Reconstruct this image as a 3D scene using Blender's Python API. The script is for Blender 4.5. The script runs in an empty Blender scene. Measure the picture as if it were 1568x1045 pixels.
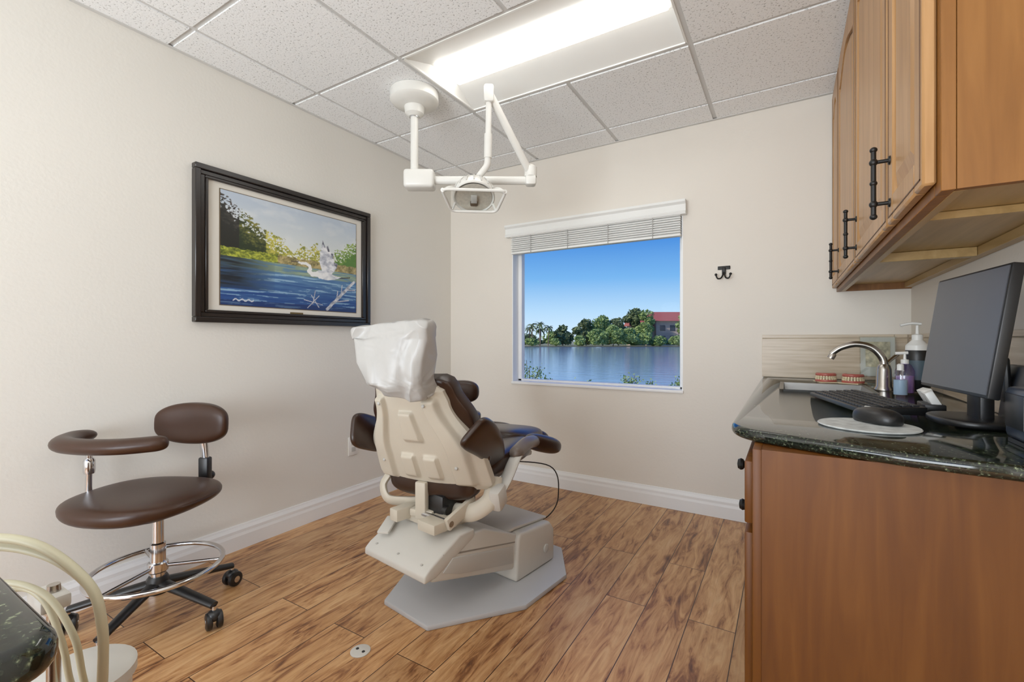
import bpy, bmesh, math, random
import numpy as np
from mathutils import Vector, Matrix, noise
random.seed(7); np.random.seed(7)
S=bpy.context.scene
S.view_settings.view_transform='Standard'
S.view_settings.look='None'
S.view_settings.exposure=0.27
S.view_settings.gamma=1.13

# ------------------------------------------------------------------ helpers
def lin(c):
    o=[]
    for v in c[:3]:
        v=v/255.0
        o.append(v/12.92 if v<=0.04045 else ((v+0.055)/1.055)**2.4)
    return tuple(o)+(1.0,)

def newmat(name):
    m=bpy.data.materials.new(name); m.use_nodes=True
    nt=m.node_tree; b=nt.nodes.get('Principled BSDF')
    return m,nt,b
def nd(nt,t,**kw):
    n=nt.nodes.new(t)
    for k,v in kw.items():
        if hasattr(n,k): setattr(n,k,v)
        else: n.inputs[k].default_value=v
    return n
def ramp(nt,fac,stops,interp='LINEAR'):
    r=nt.nodes.new('ShaderNodeValToRGB'); r.color_ramp.interpolation=interp
    e=r.color_ramp.elements
    while len(e)<len(stops): e.new(0.5)
    for i,(p,c) in enumerate(stops):
        e[i].position=p; e[i].color=c if len(c)==4 else tuple(c)+(1,)
    nt.links.new(fac,r.inputs[0]); return r
def texco(nt,scale=(1,1,1),rot=(0,0,0),kind='Object'):
    tc=nt.nodes.new('ShaderNodeTexCoord'); mp=nt.nodes.new('ShaderNodeMapping')
    mp.inputs['Scale'].default_value=scale; mp.inputs['Rotation'].default_value=rot
    nt.links.new(tc.outputs[kind],mp.inputs['Vector']); return mp.outputs[0]
def addbump(nt,b,fac,strength,dist=0.002):
    bp=nt.nodes.new('ShaderNodeBump'); bp.inputs['Strength'].default_value=strength
    bp.inputs['Distance'].default_value=dist
    nt.links.new(fac,bp.inputs['Height']); nt.links.new(bp.outputs[0],b.inputs['Normal'])
def M(name,col,rough=0.5,metal=0.0,var=0.05,vs=8.0,bump=0.0,bs=60.0,coat=0.0,bd=0.002,spec=0.5):
    m,nt,b=newmat(name)
    c=lin(col)
    v=texco(nt)
    n=nd(nt,'ShaderNodeTexNoise'); n.inputs['Scale'].default_value=vs; n.inputs['Detail'].default_value=3
    nt.links.new(v,n.inputs['Vector'])
    r=ramp(nt,n.outputs[0],[(0.3,tuple(x*(1-var) for x in c[:3])),(0.7,tuple(min(1,x*(1+var)) for x in c[:3]))])
    nt.links.new(r.outputs[0],b.inputs['Base Color'])
    b.inputs['Roughness'].default_value=rough; b.inputs['Metallic'].default_value=metal
    b.inputs['Coat Weight'].default_value=coat; b.inputs['Specular IOR Level'].default_value=spec
    if bump>0:
        n2=nd(nt,'ShaderNodeTexNoise'); n2.inputs['Scale'].default_value=bs; n2.inputs['Detail'].default_value=4
        nt.links.new(v,n2.inputs['Vector']); addbump(nt,b,n2.outputs[0],bump,bd)
    return m

def put(name,verts,faces,mat,parent=None,smooth=False,mats=None):
    me=bpy.data.meshes.new(name); me.from_pydata([tuple(v) for v in verts],[],faces); me.update()
    bm=bmesh.new(); bm.from_mesh(me); bmesh.ops.recalc_face_normals(bm,faces=bm.faces); bm.to_mesh(me); bm.free()
    o=bpy.data.objects.new(name,me); S.collection.objects.link(o)
    if mat: me.materials.append(mat)
    if smooth:
        for p in me.polygons: p.use_smooth=True
    if parent: o.parent=parent
    return o
def empty(name,loc=(0,0,0),rz=0.0):
    e=bpy.data.objects.new(name,None); S.collection.objects.link(e)
    e.location=loc; e.rotation_euler=(0,0,rz); e.empty_display_size=0.1
    return e
def rotm(rot): 
    from mathutils import Euler
    return Euler(rot,'XYZ').to_matrix()
def autosmooth(o,ang=35):
    me=o.data
    bm=bmesh.new(); bm.from_mesh(me)
    for f in bm.faces: f.smooth=True
    for e in bm.edges:
        if len(e.link_faces)==2 and e.calc_face_angle(0)>math.radians(ang): e.smooth=False
    bm.to_mesh(me); bm.free()
def bevel(o,w,seg=2,ang=30):
    me=o.data
    bm=bmesh.new(); bm.from_mesh(me)
    ed=[e for e in bm.edges if len(e.link_faces)==2 and e.calc_face_angle(0)>math.radians(ang)]
    bmesh.ops.bevel(bm,geom=ed,offset=w,segments=seg,profile=0.5,affect='EDGES',clamp_overlap=True)
    bm.to_mesh(me); bm.free(); autosmooth(o,40)
def boxvf(x0,x1,y0,y1,z0,z1):
    v=[(x0,y0,z0),(x1,y0,z0),(x1,y1,z0),(x0,y1,z0),(x0,y0,z1),(x1,y0,z1),(x1,y1,z1),(x0,y1,z1)]
    f=[(0,3,2,1),(4,5,6,7),(0,1,5,4),(1,2,6,5),(2,3,7,6),(3,0,4,7)]
    return v,f
def box(name,x0,x1,y0,y1,z0,z1,mat,parent=None,bv=0.0,seg=2):
    v,f=boxvf(x0,x1,y0,y1,z0,z1); o=put(name,v,f,mat,parent)
    if bv>0: bevel(o,bv,seg)
    return o
def cbox(name,c,s,mat,parent=None,rot=(0,0,0),bv=0.0,seg=2):
    v,f=boxvf(-s[0]/2,s[0]/2,-s[1]/2,s[1]/2,-s[2]/2,s[2]/2)
    o=put(name,v,f,mat,parent)
    if bv>0: bevel(o,bv,seg)
    R=rotm(rot).to_4x4(); R.translation=Vector(c); o.data.transform(R)
    return o
def boxes(name,lst,mat,parent=None,bv=0.0):
    V=[];F=[]
    for b in lst:
        v,f=boxvf(*b); k=len(V); V+=v; F+=[tuple(i+k for i in q) for q in f]
    o=put(name,V,F,mat,parent)
    if bv>0: bevel(o,bv,1)
    return o
def prism(name,poly,lo,hi,mat,parent=None,axis='z',bv=0.0,seg=2):
    n=len(poly)
    def mk(p,h):
        if axis=='z': return (p[0],p[1],h)
        if axis=='x': return (h,p[0],p[1])
        return (p[0],h,p[1])
    V=[mk(p,lo) for p in poly]+[mk(p,hi) for p in poly]
    F=[tuple(range(n))[::-1],tuple(range(n,2*n))]+[(i,(i+1)%n,n+(i+1)%n,n+i) for i in range(n)]
    o=put(name,V,F,mat,parent)
    if bv>0: bevel(o,bv,seg)
    return o
def sell(name,r,c,mat,parent=None,rot=(0,0,0),e1=1.0,e2=1.0,nu=36,nv=20,fn=None):
    def sp(v,e): return math.copysign(abs(v)**e,v)
    V=[];F=[]
    for i in range(nv+1):
        ph=-math.pi/2+math.pi*i/nv
        for j in range(nu):
            th=2*math.pi*j/nu
            V.append(Vector((r[0]*sp(math.cos(ph),e1)*sp(math.cos(th),e2),r[1]*sp(math.cos(ph),e1)*sp(math.sin(th),e2),r[2]*sp(math.sin(ph),e1))))
    for i in range(nv):
        for j in range(nu):
            F.append((i*nu+j,i*nu+(j+1)%nu,(i+1)*nu+(j+1)%nu,(i+1)*nu+j))
    if fn: V=[Vector(fn(v)) for v in V]
    R=rotm(rot); V=[R@v+Vector(c) for v in V]
    o=put(name,V,F,mat,parent,smooth=True)
    bm=bmesh.new(); bm.from_mesh(o.data); bmesh.ops.remove_doubles(bm,verts=bm.verts,dist=1e-5)
    bmesh.ops.recalc_face_normals(bm,faces=bm.faces); bm.to_mesh(o.data); bm.free()
    return o
def lathe(name,prof,c,mat,parent=None,rot=(0,0,0),seg=36,sharp=35):
    V=[];F=[];n=len(prof)
    for (r,z) in prof:
        for j in range(seg):
            a=2*math.pi*j/seg; V.append(Vector((max(r,1e-5)*math.cos(a),max(r,1e-5)*math.sin(a),z)))
    for i in range(n-1):
        for j in range(seg):
            F.append((i*seg+j,i*seg+(j+1)%seg,(i+1)*seg+(j+1)%seg,(i+1)*seg+j))
    F.append(tuple(range(seg))[::-1]); F.append(tuple(range((n-1)*seg,n*seg)))
    R=rotm(rot); V=[R@v+Vector(c) for v in V]
    o=put(name,V,F,mat,parent); autosmooth(o,sharp); return o
def crom(pts,k=8):
    P=[Vector(p) for p in pts]; out=[]
    for i in range(len(P)-1):
        p0=P[max(i-1,0)];p1=P[i];p2=P[i+1];p3=P[min(i+2,len(P)-1)]
        for j in range(k):
            t=j/k
            out.append(0.5*((2*p1)+(-p0+p2)*t+(2*p0-5*p1+4*p2-p3)*t*t+(-p0+3*p1-3*p2+p3)*t**3))
    out.append(P[-1]); return out
def tube(name,pts,r,mat,parent=None,n=12,curve=True,k=8,flat=(1,1),closed=False,up=None,taper=None,roundend=False):
    P=crom(pts,k) if curve else [Vector(p) for p in pts]
    if closed: P=[Vector(p) for p in pts]
    m=len(P); V=[];F=[]
    def tan(i):
        if closed: return (P[(i+1)%m]-P[(i-1)%m]).normalized()
        return (P[min(i+1,m-1)]-P[max(i-1,0)]).normalized()
    t=tan(0)
    ref=Vector(up) if up else (Vector((0,0,1)) if abs(t.z)<0.9 else Vector((1,0,0)))
    nrm=(ref-t*ref.dot(t)).normalized()
    for i in range(m):
        t=tan(i); nrm=(nrm-t*nrm.dot(t)).normalized(); bn=t.cross(nrm)
        rr=r*(taper(i/(m-1)) if taper else 1)
        if roundend:
            q=min(i,m-1-i)/(m*0.16)
            if q<1: rr*=max(0.12,math.sqrt(max(0,1-(1-q)**2)))
        for j in range(n):
            a=2*math.pi*j/n
            V.append(P[i]+nrm*(rr*flat[0]*math.cos(a))+bn*(rr*flat[1]*math.sin(a)))
    for i in range(m if closed else m-1):
        for j in range(n):
            i2=(i+1)%m
            F.append((i*n+j,i*n+(j+1)%n,i2*n+(j+1)%n,i2*n+j))
    if not closed:
        F.append(tuple(range(n))[::-1]); F.append(tuple(range((m-1)*n,m*n)))
    o=put(name,V,F,mat,parent); autosmooth(o,50); return o
def rod(name,a,b,r,mat,parent=None,n=20,r2=None):
    return tube(name,[a,b],r,mat,parent,n=n,curve=False,taper=(lambda t:1+(r2/r-1)*t) if r2 else None)
def ring(name,c,R,r,mat,parent=None,n=48,squash=1):
    return tube(name,[(c[0]+R*math.cos(2*math.pi*i/n),c[1]+R*math.sin(2*math.pi*i/n)*squash,c[2]) for i in range(n)],r,mat,parent,n=10,closed=True)

# ------------------------------------------------------------------ materials
def wallmat(name,col):
    m,nt,b=newmat(name); v=texco(nt)
    n=nd(nt,'ShaderNodeTexNoise'); n.inputs['Scale'].default_value=70; n.inputs['Detail'].default_value=5
    nt.links.new(v,n.inputs['Vector'])
    n3=nd(nt,'ShaderNodeTexNoise'); n3.inputs['Scale'].default_value=2.0; nt.links.new(v,n3.inputs['Vector'])
    c=lin(col); r=ramp(nt,n3.outputs[0],[(0.3,tuple(x*.98 for x in c[:3])),(0.7,c)])
    nt.links.new(r.outputs[0],b.inputs['Base Color'])
    b.inputs['Roughness'].default_value=0.55
    addbump(nt,b,n.outputs[0],0.22,0.003); return m
m_wall=wallmat('wall_paint',(231,227,218))
m_wallb=wallmat('wall_paint_beige',(229,221,209))
m_tile,nt,b=newmat('acoustic_tile'); v=texco(nt)
n=nd(nt,'ShaderNodeTexNoise'); n.inputs['Scale'].default_value=120; n.inputs['Detail'].default_value=3; nt.links.new(v,n.inputs['Vector'])
r=ramp(nt,n.outputs[0],[(0.33,lin((178,178,176))),(0.41,lin((247,248,248))),(0.7,lin((250,251,251)))])
nt.links.new(r.outputs[0],b.inputs['Base Color']); b.inputs['Roughness'].default_value=0.9
addbump(nt,b,n.outputs[0],0.25,0.004)
m_tbar=M('ceiling_tbar',(208,207,204),0.5)
m_trim=M('white_trim',(242,242,241),0.35,var=0.01)
m_white=M('white_plastic',(238,237,232),0.35,var=0.01)
m_blind=M('blind_white',(236,236,232),0.4,var=0.01)
# floor
m_floor,nt,b=newmat('hickory_planks')
tc=nt.nodes.new('ShaderNodeTexCoord'); sx=nt.nodes.new('ShaderNodeSeparateXYZ'); nt.links.new(tc.outputs['Object'],sx.inputs[0])
cb=nt.nodes.new('ShaderNodeCombineXYZ'); nt.links.new(sx.outputs['Y'],cb.inputs['X']); nt.links.new(sx.outputs['X'],cb.inputs['Y'])
br=nt.nodes.new('ShaderNodeTexBrick'); nt.links.new(cb.outputs[0],br.inputs['Vector'])
br.offset=0.37; br.offset_frequency=2
br.inputs['Color1'].default_value=(0,0,0,1); br.inputs['Color2'].default_value=(1,1,1,1); br.inputs['Mortar'].default_value=(.5,.5,.5,1)
br.inputs['Scale'].default_value=1.0; br.inputs['Mortar Size'].default_value=0.0018; br.inputs['Mortar Smooth'].default_value=0.2
br.inputs['Brick Width'].default_value=1.15; br.inputs['Row Height'].default_value=0.165
def math_(op,a,bv):
    q=nt.nodes.new('ShaderNodeMath'); q.operation=op
    for i,x in enumerate((a,bv)):
        if isinstance(x,(int,float)): q.inputs[i].default_value=x
        else: nt.links.new(x,q.inputs[i])
    return q.outputs[0]
off=math_('MULTIPLY',br.outputs['Color'],37.0)
def fnoise(sy,sxx,scale,det,rough,dist):
    cx=nt.nodes.new('ShaderNodeCombineXYZ')
    nt.links.new(math_('MULTIPLY',sx.outputs['Y'],sy),cx.inputs['X']); nt.links.new(math_('MULTIPLY',sx.outputs['X'],sxx),cx.inputs['Y']); nt.links.new(off,cx.inputs['Z'])
    q=nt.nodes.new('ShaderNodeTexNoise'); q.inputs['Scale'].default_value=scale; q.inputs['Detail'].default_value=det; q.inputs['Roughness'].default_value=rough; q.inputs['Distortion'].default_value=dist
    nt.links.new(cx.outputs[0],q.inputs['Vector']); return q
n1=fnoise(3.6,21.0,1.2,6,0.62,1.5)
n2=fnoise(5.0,120.0,1.5,4,0.5,0.3)
n4=fnoise(1.6,5.0,1.2,3,0.5,0.8)
sumn=math_('ADD',math_('MULTIPLY',n1.outputs[0],0.62),math_('MULTIPLY',n4.outputs[0],0.38))
r1=ramp(nt,sumn,[(0.34,lin((88,50,26))),(0.41,lin((140,90,50))),(0.47,lin((183,132,83))),(0.56,lin((206,158,107))),(0.68,lin((219,178,129)))])
r2=ramp(nt,n2.outputs[0],[(0.3,(0.78,0.74,0.70)),(0.55,(1,1,1))])
mx=nt.nodes.new('ShaderNodeMixRGB'); mx.blend_type='MULTIPLY'; mx.inputs[0].default_value=0.6
nt.links.new(r1.outputs[0],mx.inputs[1]); nt.links.new(r2.outputs[0],mx.inputs[2])
hs=ramp(nt,br.outputs['Color'],[(0,(0.82,0.80,0.78)),(1,(1.08,1.06,1.03))])
mx2=nt.nodes.new('ShaderNodeMixRGB'); mx2.blend_type='MULTIPLY'; mx2.inputs[0].default_value=1
nt.links.new(mx.outputs[0],mx2.inputs[1]); nt.links.new(hs.outputs[0],mx2.inputs[2])
ck=nt.nodes.new('ShaderNodeCombineXYZ'); nt.links.new(math_('MULTIPLY',sx.outputs['Y'],1.6),ck.inputs['X']); nt.links.new(math_('MULTIPLY',sx.outputs['X'],3.6),ck.inputs['Y'])
vk=nt.nodes.new('ShaderNodeTexVoronoi'); vk.inputs['Scale'].default_value=1.15; nt.links.new(ck.outputs[0],vk.inputs['Vector'])
nk=fnoise(9,22,1.0,3,.5,.6)
kd=math_('ADD',vk.outputs['Distance'],math_('MULTIPLY',nk.outputs[0],0.10))
rk=ramp(nt,kd,[(0.06,(.30,.22,.17)),(0.10,(.62,.52,.44)),(0.15,(1,1,1))])
mxk=nt.nodes.new('ShaderNodeMixRGB'); mxk.blend_type='MULTIPLY'; mxk.inputs[0].default_value=1
nt.links.new(mx2.outputs[0],mxk.inputs[1]); nt.links.new(rk.outputs[0],mxk.inputs[2])
mx3=nt.nodes.new('ShaderNodeMixRGB'); mx3.blend_type='MIX'; nt.links.new(br.outputs['Fac'],mx3.inputs[0])
nt.links.new(mxk.outputs[0],mx3.inputs[1]); mx3.inputs[2].default_value=lin((60,36,20))
nt.links.new(mx3.outputs[0],b.inputs['Base Color']); b.inputs['Roughness'].default_value=0.4
addbump(nt,b,n2.outputs[0],0.12,0.001)

def woodmat(name,dark,mid,light,rough=0.35,axis='z',sc=1.0,spec=0.3):
    m,nt,b=newmat(name)
    s={'z':(22*sc,22*sc,1.6*sc),'y':(22*sc,1.6*sc,22*sc)}[axis]
    v=texco(nt,s)
    n=nd(nt,'ShaderNodeTexNoise'); n.inputs['Scale'].default_value=1.4; n.inputs['Detail'].default_value=5; n.inputs['Distortion'].default_value=0.8
    nt.links.new(v,n.inputs['Vector'])
    r=ramp(nt,n.outputs[0],[(0.25,lin(dark)),(0.5,lin(mid)),(0.75,lin(light))])
    nt.links.new(r.outputs[0],b.inputs['Base Color']); b.inputs['Roughness'].default_value=rough
    b.inputs['Specular IOR Level'].default_value=spec
    addbump(nt,b,n.outputs[0],0.05,0.001); return m
m_basewood=woodmat('cabinet_cherry',(84,44,8),(96,53,12),(108,63,19),rough=.45)
m_upwood=woodmat('cabinet_maple_door',(158,114,68),(176,131,83),(192,148,101))
m_sidewood=woodmat('cabinet_maple_side',(112,68,24),(127,80,32),(142,93,42),rough=.45)
m_underwood=woodmat('cabinet_underside',(160,128,78),(178,145,92),(190,158,107),axis='y')
m_glaze=M('door_glaze_groove',(84,54,30),0.6)
m_gran,nt,b=newmat('dark_granite'); v=texco(nt)
n=nd(nt,'ShaderNodeTexNoise'); n.inputs['Scale'].default_value=180; n.inputs['Detail'].default_value=3; nt.links.new(v,n.inputs['Vector'])
nb=nd(nt,'ShaderNodeTexNoise'); nb.inputs['Scale'].default_value=45; nb.inputs['Detail'].default_value=4; nt.links.new(v,nb.inputs['Vector'])
r=ramp(nt,n.outputs[0],[(0.5,lin((22,26,22))),(0.62,lin((46,52,42))),(0.72,lin((124,128,106)))])
r2=ramp(nt,nb.outputs[0],[(0.4,(0.6,0.65,0.6)),(0.7,(1.3,1.4,1.2))])
mx=nt.nodes.new('ShaderNodeMixRGB'); mx.blend_type='MULTIPLY'; mx.inputs[0].default_value=1
nt.links.new(r.outputs[0],mx.inputs[1]); nt.links.new(r2.outputs[0],mx.inputs[2]); nt.links.new(mx.outputs[0],b.inputs['Base Color'])
b.inputs['Roughness'].default_value=0.07
m_trav,nt,b=newmat('travertine'); v=texco(nt,(1.5,1.5,28))
n=nd(nt,'ShaderNodeTexNoise'); n.inputs['Scale'].default_value=2.2; n.inputs['Detail'].default_value=5; nt.links.new(v,n.inputs['Vector'])
r=ramp(nt,n.outputs[0],[(0.3,lin((172,150,120))),(0.5,lin((194,174,146))),(0.7,lin((210,194,170)))])
nt.links.new(r.outputs[0],b.inputs['Base Color']); b.inputs['Roughness'].default_value=0.3
m_grout=M('grout',(176,160,136),0.8)
m_leather=M('brown_leather',(56,33,20),0.36,var=0.08,bump=0.12,bs=220,bd=0.001,spec=.32)
m_leather2=M('brown_vinyl',(46,29,20),0.30,var=0.08,bump=0.1,bs=200,bd=0.001,spec=.4)
m_black=M('black_plastic',(16,16,17),0.4)
m_blackm=M('black_metal',(18,17,16),0.45,metal=0.3)
m_chrome=M('chrome',(214,214,216),0.12,metal=1.0,var=0.02)
m_nickel=M('brushed_nickel',(178,172,164),0.25,metal=1.0,var=0.03)
m_sink=M('sink_steel',(130,128,124),0.38,metal=1.0,var=0.03)
m_cream=M('cream_plastic',(203,194,176),0.42,var=0.02)
m_beige=M('light_enamel',(206,203,195),0.35,var=0.02)
m_grey=M('grey_enamel',(188,186,180),0.4,var=0.02)
m_plate=M('base_plate_grey',(182,183,185),0.4,var=0.02)
m_lampw=M('lamp_white',(224,222,215),0.3,var=0.01)
m_hose=M('cream_hose',(208,202,170),0.45,var=0.02)
m_bag,nt,b=newmat('plastic_headrest_cover'); v=texco(nt)
n=nd(nt,'ShaderNodeTexNoise'); n.inputs['Scale'].default_value=7; n.inputs['Detail'].default_value=2; n.inputs['Distortion'].default_value=1.2; nt.links.new(v,n.inputs['Vector'])
b.inputs['Base Color'].default_value=lin((180,178,174)); b.inputs['Roughness'].default_value=0.34
addbump(nt,b,n.outputs[0],0.6,0.018)
def emis(name,col,st):
    m,nt,b=newmat(name); b.inputs['Base Color'].default_value=lin(col)
    b.inputs['Emission Color'].default_value=lin(col); b.inputs['Emission Strength'].default_value=st
    return m
m_lens=emis('troffer_lens',(255,254,250),4.5)
def glassmat(name,tint,ref=0.08):
    m=bpy.data.materials.new(name); m.use_nodes=True; nt=m.node_tree; nt.nodes.clear()
    o=nt.nodes.new('ShaderNodeOutputMaterial'); mix=nt.nodes.new('ShaderNodeMixShader')
    t=nt.nodes.new('ShaderNodeBsdfTransparent'); t.inputs[0].default_value=tint
    g=nt.nodes.new('ShaderNodeBsdfGlossy'); g.inputs['Roughness'].default_value=0.03
    mix.inputs[0].default_value=ref
    nt.links.new(t.outputs[0],mix.inputs[1]); nt.links.new(g.outputs[0],mix.inputs[2]); nt.links.new(mix.outputs[0],o.inputs[0]); return m
m_glass=glassmat('window_glass',(1,1,1,1),0.001)
m_clear=glassmat('clear_plastic',(0.93,0.95,0.95,1),0.08)
m_lilac=glassmat('lilac_liquid',(0.72,0.62,0.86,1),0.12)

# ------------------------------------------------------------------ room
XL,XR,YB,YN,H=-2.44,0.54,3.05,-2.0,2.44
WX0,WX1,WZ0,WZ1=-1.833,-0.57,0.757,1.93
T=0.16
box('floor',XL-0.2,XR+0.2,YN-0.2,YB+T,-0.12,0,m_floor)
box('wall_left',XL-T,XL,YN-T,YB+T,0,2.6,m_wall)
box('wall_right',XR,XR+T,YN-T,YB+T,0,2.6,m_wallb)
RX0,RX1,RZ0,RZ1=-2.1,0.2,0.35,2.2  # opening added to the unseen rear wall so the fill light gets in
boxes('wall_rear',[(XL,RX0,YN-T,YN,0,2.6),(RX1,XR,YN-T,YN,0,2.6),(RX0,RX1,YN-T,YN,0,RZ0),(RX0,RX1,YN-T,YN,RZ1,2.6)],m_wall)
w2=empty('added_rear_window',(0,0,0))  # invented window behind the camera, framing the fill light
boxes('frame',[(RX0,RX0+.05,YN-.1,YN-.04,RZ0,RZ1),(RX1-.05,RX1,YN-.1,YN-.04,RZ0,RZ1),(RX0,RX1,YN-.1,YN-.04,RZ0,RZ0+.05),(RX0,RX1,YN-.1,YN-.04,RZ1-.05,RZ1),(-.975,-.925,YN-.1,YN-.04,RZ0,RZ1)],m_trim,w2)
al=bpy.data.lights.new('added_rear_fill','AREA'); al.shape='RECTANGLE'; al.size=2.25; al.size_y=1.7; al.energy=120; al.color=(.90,.955,1.0)  # added fill light outside the rear opening, brightens the whole room
alo=bpy.data.objects.new('added_rear_fill',al); S.collection.objects.link(alo); alo.location=(-.95,YN-.40,1.0); alo.rotation_euler=(math.radians(112),0,0)
boxes('wall_back',[(XL,WX0,YB,YB+T,0,2.6),(WX1,XR,YB,YB+T,0,2.6),(WX0,WX1,YB,YB+T,0,WZ0),(WX0,WX1,YB,YB+T,WZ1,2.6)],m_wallb)
xs=[XL,-2.21,-1.60,-0.99,-0.38,0.23,XR]
ys=[YB,2.82,2.21,1.60,0.99,0.38,-0.23,-0.84,-1.45,YN]
tro=[(1.60,2.21),(-0.84,-0.23)]  # second entry: unseen troffer behind the camera, added for fill light
L=[]
for i in range(len(xs)-1):
    for j in range(len(ys)-1):
        x0,x1=xs[i],xs[i+1]; y1,y0=ys[j],ys[j+1]
        if x0>=-1.61 and x1<=-0.37 and any(abs(y0-a)<.01 for a,_ in tro): continue
        g=0.0115
        L.append((x0+(0 if i==0 else g),x1-(0 if i==len(xs)-2 else g),y0+(0 if j==len(ys)-2 else g),y1-(0 if j==0 else g),H-0.006,H+0.02))
L.append((XL,XR,YN,YB,2.56,2.6))
ceil=boxes('ceiling',L,m_tile); 
L=[]
for x in xs[1:-1]:
    if abs(x+0.99)<.01:
        L+= [(x-.012,x+.012,2.21,YB,H+.0,H+.03),(x-.012,x+.012,-0.23,1.60,H,H+.03),(x-.012,x+.012,YN,-0.84,H,H+.03)]
    else: L.append((x-.012,x+.012,YN,YB,H,H+.03))
for y in ys[1:-1]: L.append((XL,XR,y-.012,y+.012,H+0.0005,H+.031))
L+=[(XL,XL+.02,YN,YB,H-.009,H-.006),(XL,XR,YB-.02,YB,H-.009,H-.006)]
boxes('trim_ceiling_grid',L,m_tbar)
for k,(y0,y1) in enumerate(tro):
    e=empty('ceiling_light_troffer',(-0.99,(y0+y1)/2,H))
    hx,hy=0.597,0.292
    lx,ly=0.575,0.112; zt=0.055
    V=[(-hx,-hy,0),(hx,-hy,0),(hx,hy,0),(-hx,hy,0),(-lx,-ly,zt),(lx,-ly,zt),(lx,ly,zt),(-lx,ly,zt)]
    F=[(0,1,5,4),(1,2,6,5),(2,3,7,6),(3,0,4,7),(4,5,6,7)]
    put('pan',V,F,m_white,e)
    pr=[(-0.106,0.053),(-0.104,0.048),(-0.07,0.040),(0,0.036),(0.07,0.040),(0.104,0.048),(0.106,0.053)]
    prism('lens',pr,-0.555,0.555,m_lens,e,axis='x')
    box('housing',-hx,hx,-hy,hy,zt+.004,zt+.05,m_grey,e)
    boxes('rim',[(-hx,hx,-hy-.003,-hy+.006,-.004,.006),(-hx,hx,hy-.006,hy+.003,-.004,.006),(-hx-.003,-hx+.006,-hy,hy,-.004,.006),(hx-.006,hx+.003,-hy,hy,-.004,.006)],m_white,e)
bp=[(0,0),(0.016,0),(0.016,0.07),(0.013,0.085),(0.013,0.1),(0.007,0.115),(0.005,0.125),(0,0.125)]
prism('baseboard_back',[(YB-a,z) for a,z in bp],XL+.0,-0.10,m_trim,axis='x')
prism('baseboard_left',[(XL+a,z) for a,z in bp],YN,YB-.016,m_trim,axis='y')
# ------------------------------------------------------------------ window
w=empty('window_1',(0,0,0))
fy0,fy1=YB+0.085,YB+0.135
boxes('frame',[(WX0,WX0+.035,fy0,fy1,WZ0,WZ1),(WX1-.035,WX1,fy0,fy1,WZ0,WZ1),(WX0,WX1,fy0,fy1,WZ0,WZ0+.02),(WX0,WX1,fy0,fy1,WZ1-.035,WZ1)],m_trim,w,bv=0.003)
boxes('reveal_lining',[(WX0-.001,WX0+.006,YB-.001,fy0,WZ0,WZ1),(WX1-.006,WX1+.001,YB-.001,fy0,WZ0,WZ1),(WX0,WX1,YB-.001,fy0,WZ1-.006,WZ1)],m_trim,w)
box('sill',WX0-.004,WX1+.004,YB-.012,fy0,WZ0-.014,WZ0+.006,m_trim,w,bv=0.003)
box('pane',WX0+.035,WX1-.035,YB+.108,YB+.112,WZ0+.02,WZ1-.035,m_glass,w)
bl=empty('window_blind',(0,0,0))
prof=[(YB-.002,1.873),(YB-.05,1.873),(YB-.055,1.885),(YB-.048,1.895),(YB-.048,1.935),(YB-.062,1.948),(YB-.062,1.963),(YB-.002,1.963)]
prism('valance',prof,WX0-.035,WX1+.025,m_blind,bl,axis='x')
sl=[]
for i in range(8):
    z=1.765+i*0.0148
    sl.append((WX0+.008,WX1-.008,YB-.036-.003*(i%2),YB+.012,z,z+.0055))
boxes('slats',sl,m_blind,bl)
box('slat_core',WX0+.012,WX1-.012,YB-.020,YB+.008,1.757,1.873,M('slat_core_grey',(186,184,180),.6),bl)  # solid grey core showing between the slats
box('bottom_rail',WX0+.008,WX1-.008,YB-.036,YB+.014,1.742,1.757,m_blind,bl,bv=0.003)
m_lad=M('ladder_tape',(170,168,164),.7)
for k,x in enumerate((-1.65,-1.35,-1.05,-0.75)):
    box('ladder_%d'%k,x-.002,x+.002,YB-.041,YB-.036,1.742,1.88,m_lad,bl)
# ------------------------------------------------------------------ painting
Y0,Y1,Z0,Z1=1.083,2.147,1.17,1.932
p=empty('framed_heron_painting',(0,0,0))
xw=XL+0.002
m_frame=M('frame_black_wood',(28,23,21),0.3)
def framering(name,o,wd,x0,x1,mat):
    a0,a1,b0,b1=o
    boxes(name,[(x0,x1,a0,a1,b0,b0+wd),(x0,x1,a0,a1,b1-wd,b1),(x0,x1,a0,a0+wd,b0+wd,b1-wd),(x0,x1,a1-wd,a1,b0+wd,b1-wd)],mat,p,bv=0.003)
framering('frame_outer',(Y0,Y1,Z0,Z1),0.026,xw,xw+.038,m_frame)
framering('frame_mid',(Y0+.026,Y1-.026,Z0+.026,Z1-.026),0.022,xw,xw+.026,m_frame)
framering('frame_inner',(Y0+.048,Y1-.048,Z0+.048,Z1-.048),0.014,xw,xw+.030,m_frame)
box('mat_board',xw,xw+.014,Y0+.05,Y1-.05,Z0+.05,Z1-.05,M('mat_board',(224,219,208),0.8,var=.01),p)
A0,A1,B0,B1=1.204,2.040,1.262,1.838
box('fillet',xw+.012,xw+.0165,A0-.004,A1+.004,B0-.004,B1+.004,M('mat_fillet',(100,84,62),0.5),p)
box('title_plate',xw+.012,xw+.0165,1.58,1.66,1.226,1.242,M('brass_plate',(110,92,56),0.35,metal=.5),p)
NU,NV=400,280
def fbm(x,y,o=4):
    return max(-1,min(1,0.62*noise.fractal(Vector((x,y,0.3)),1.0,2.0,o)))
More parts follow.
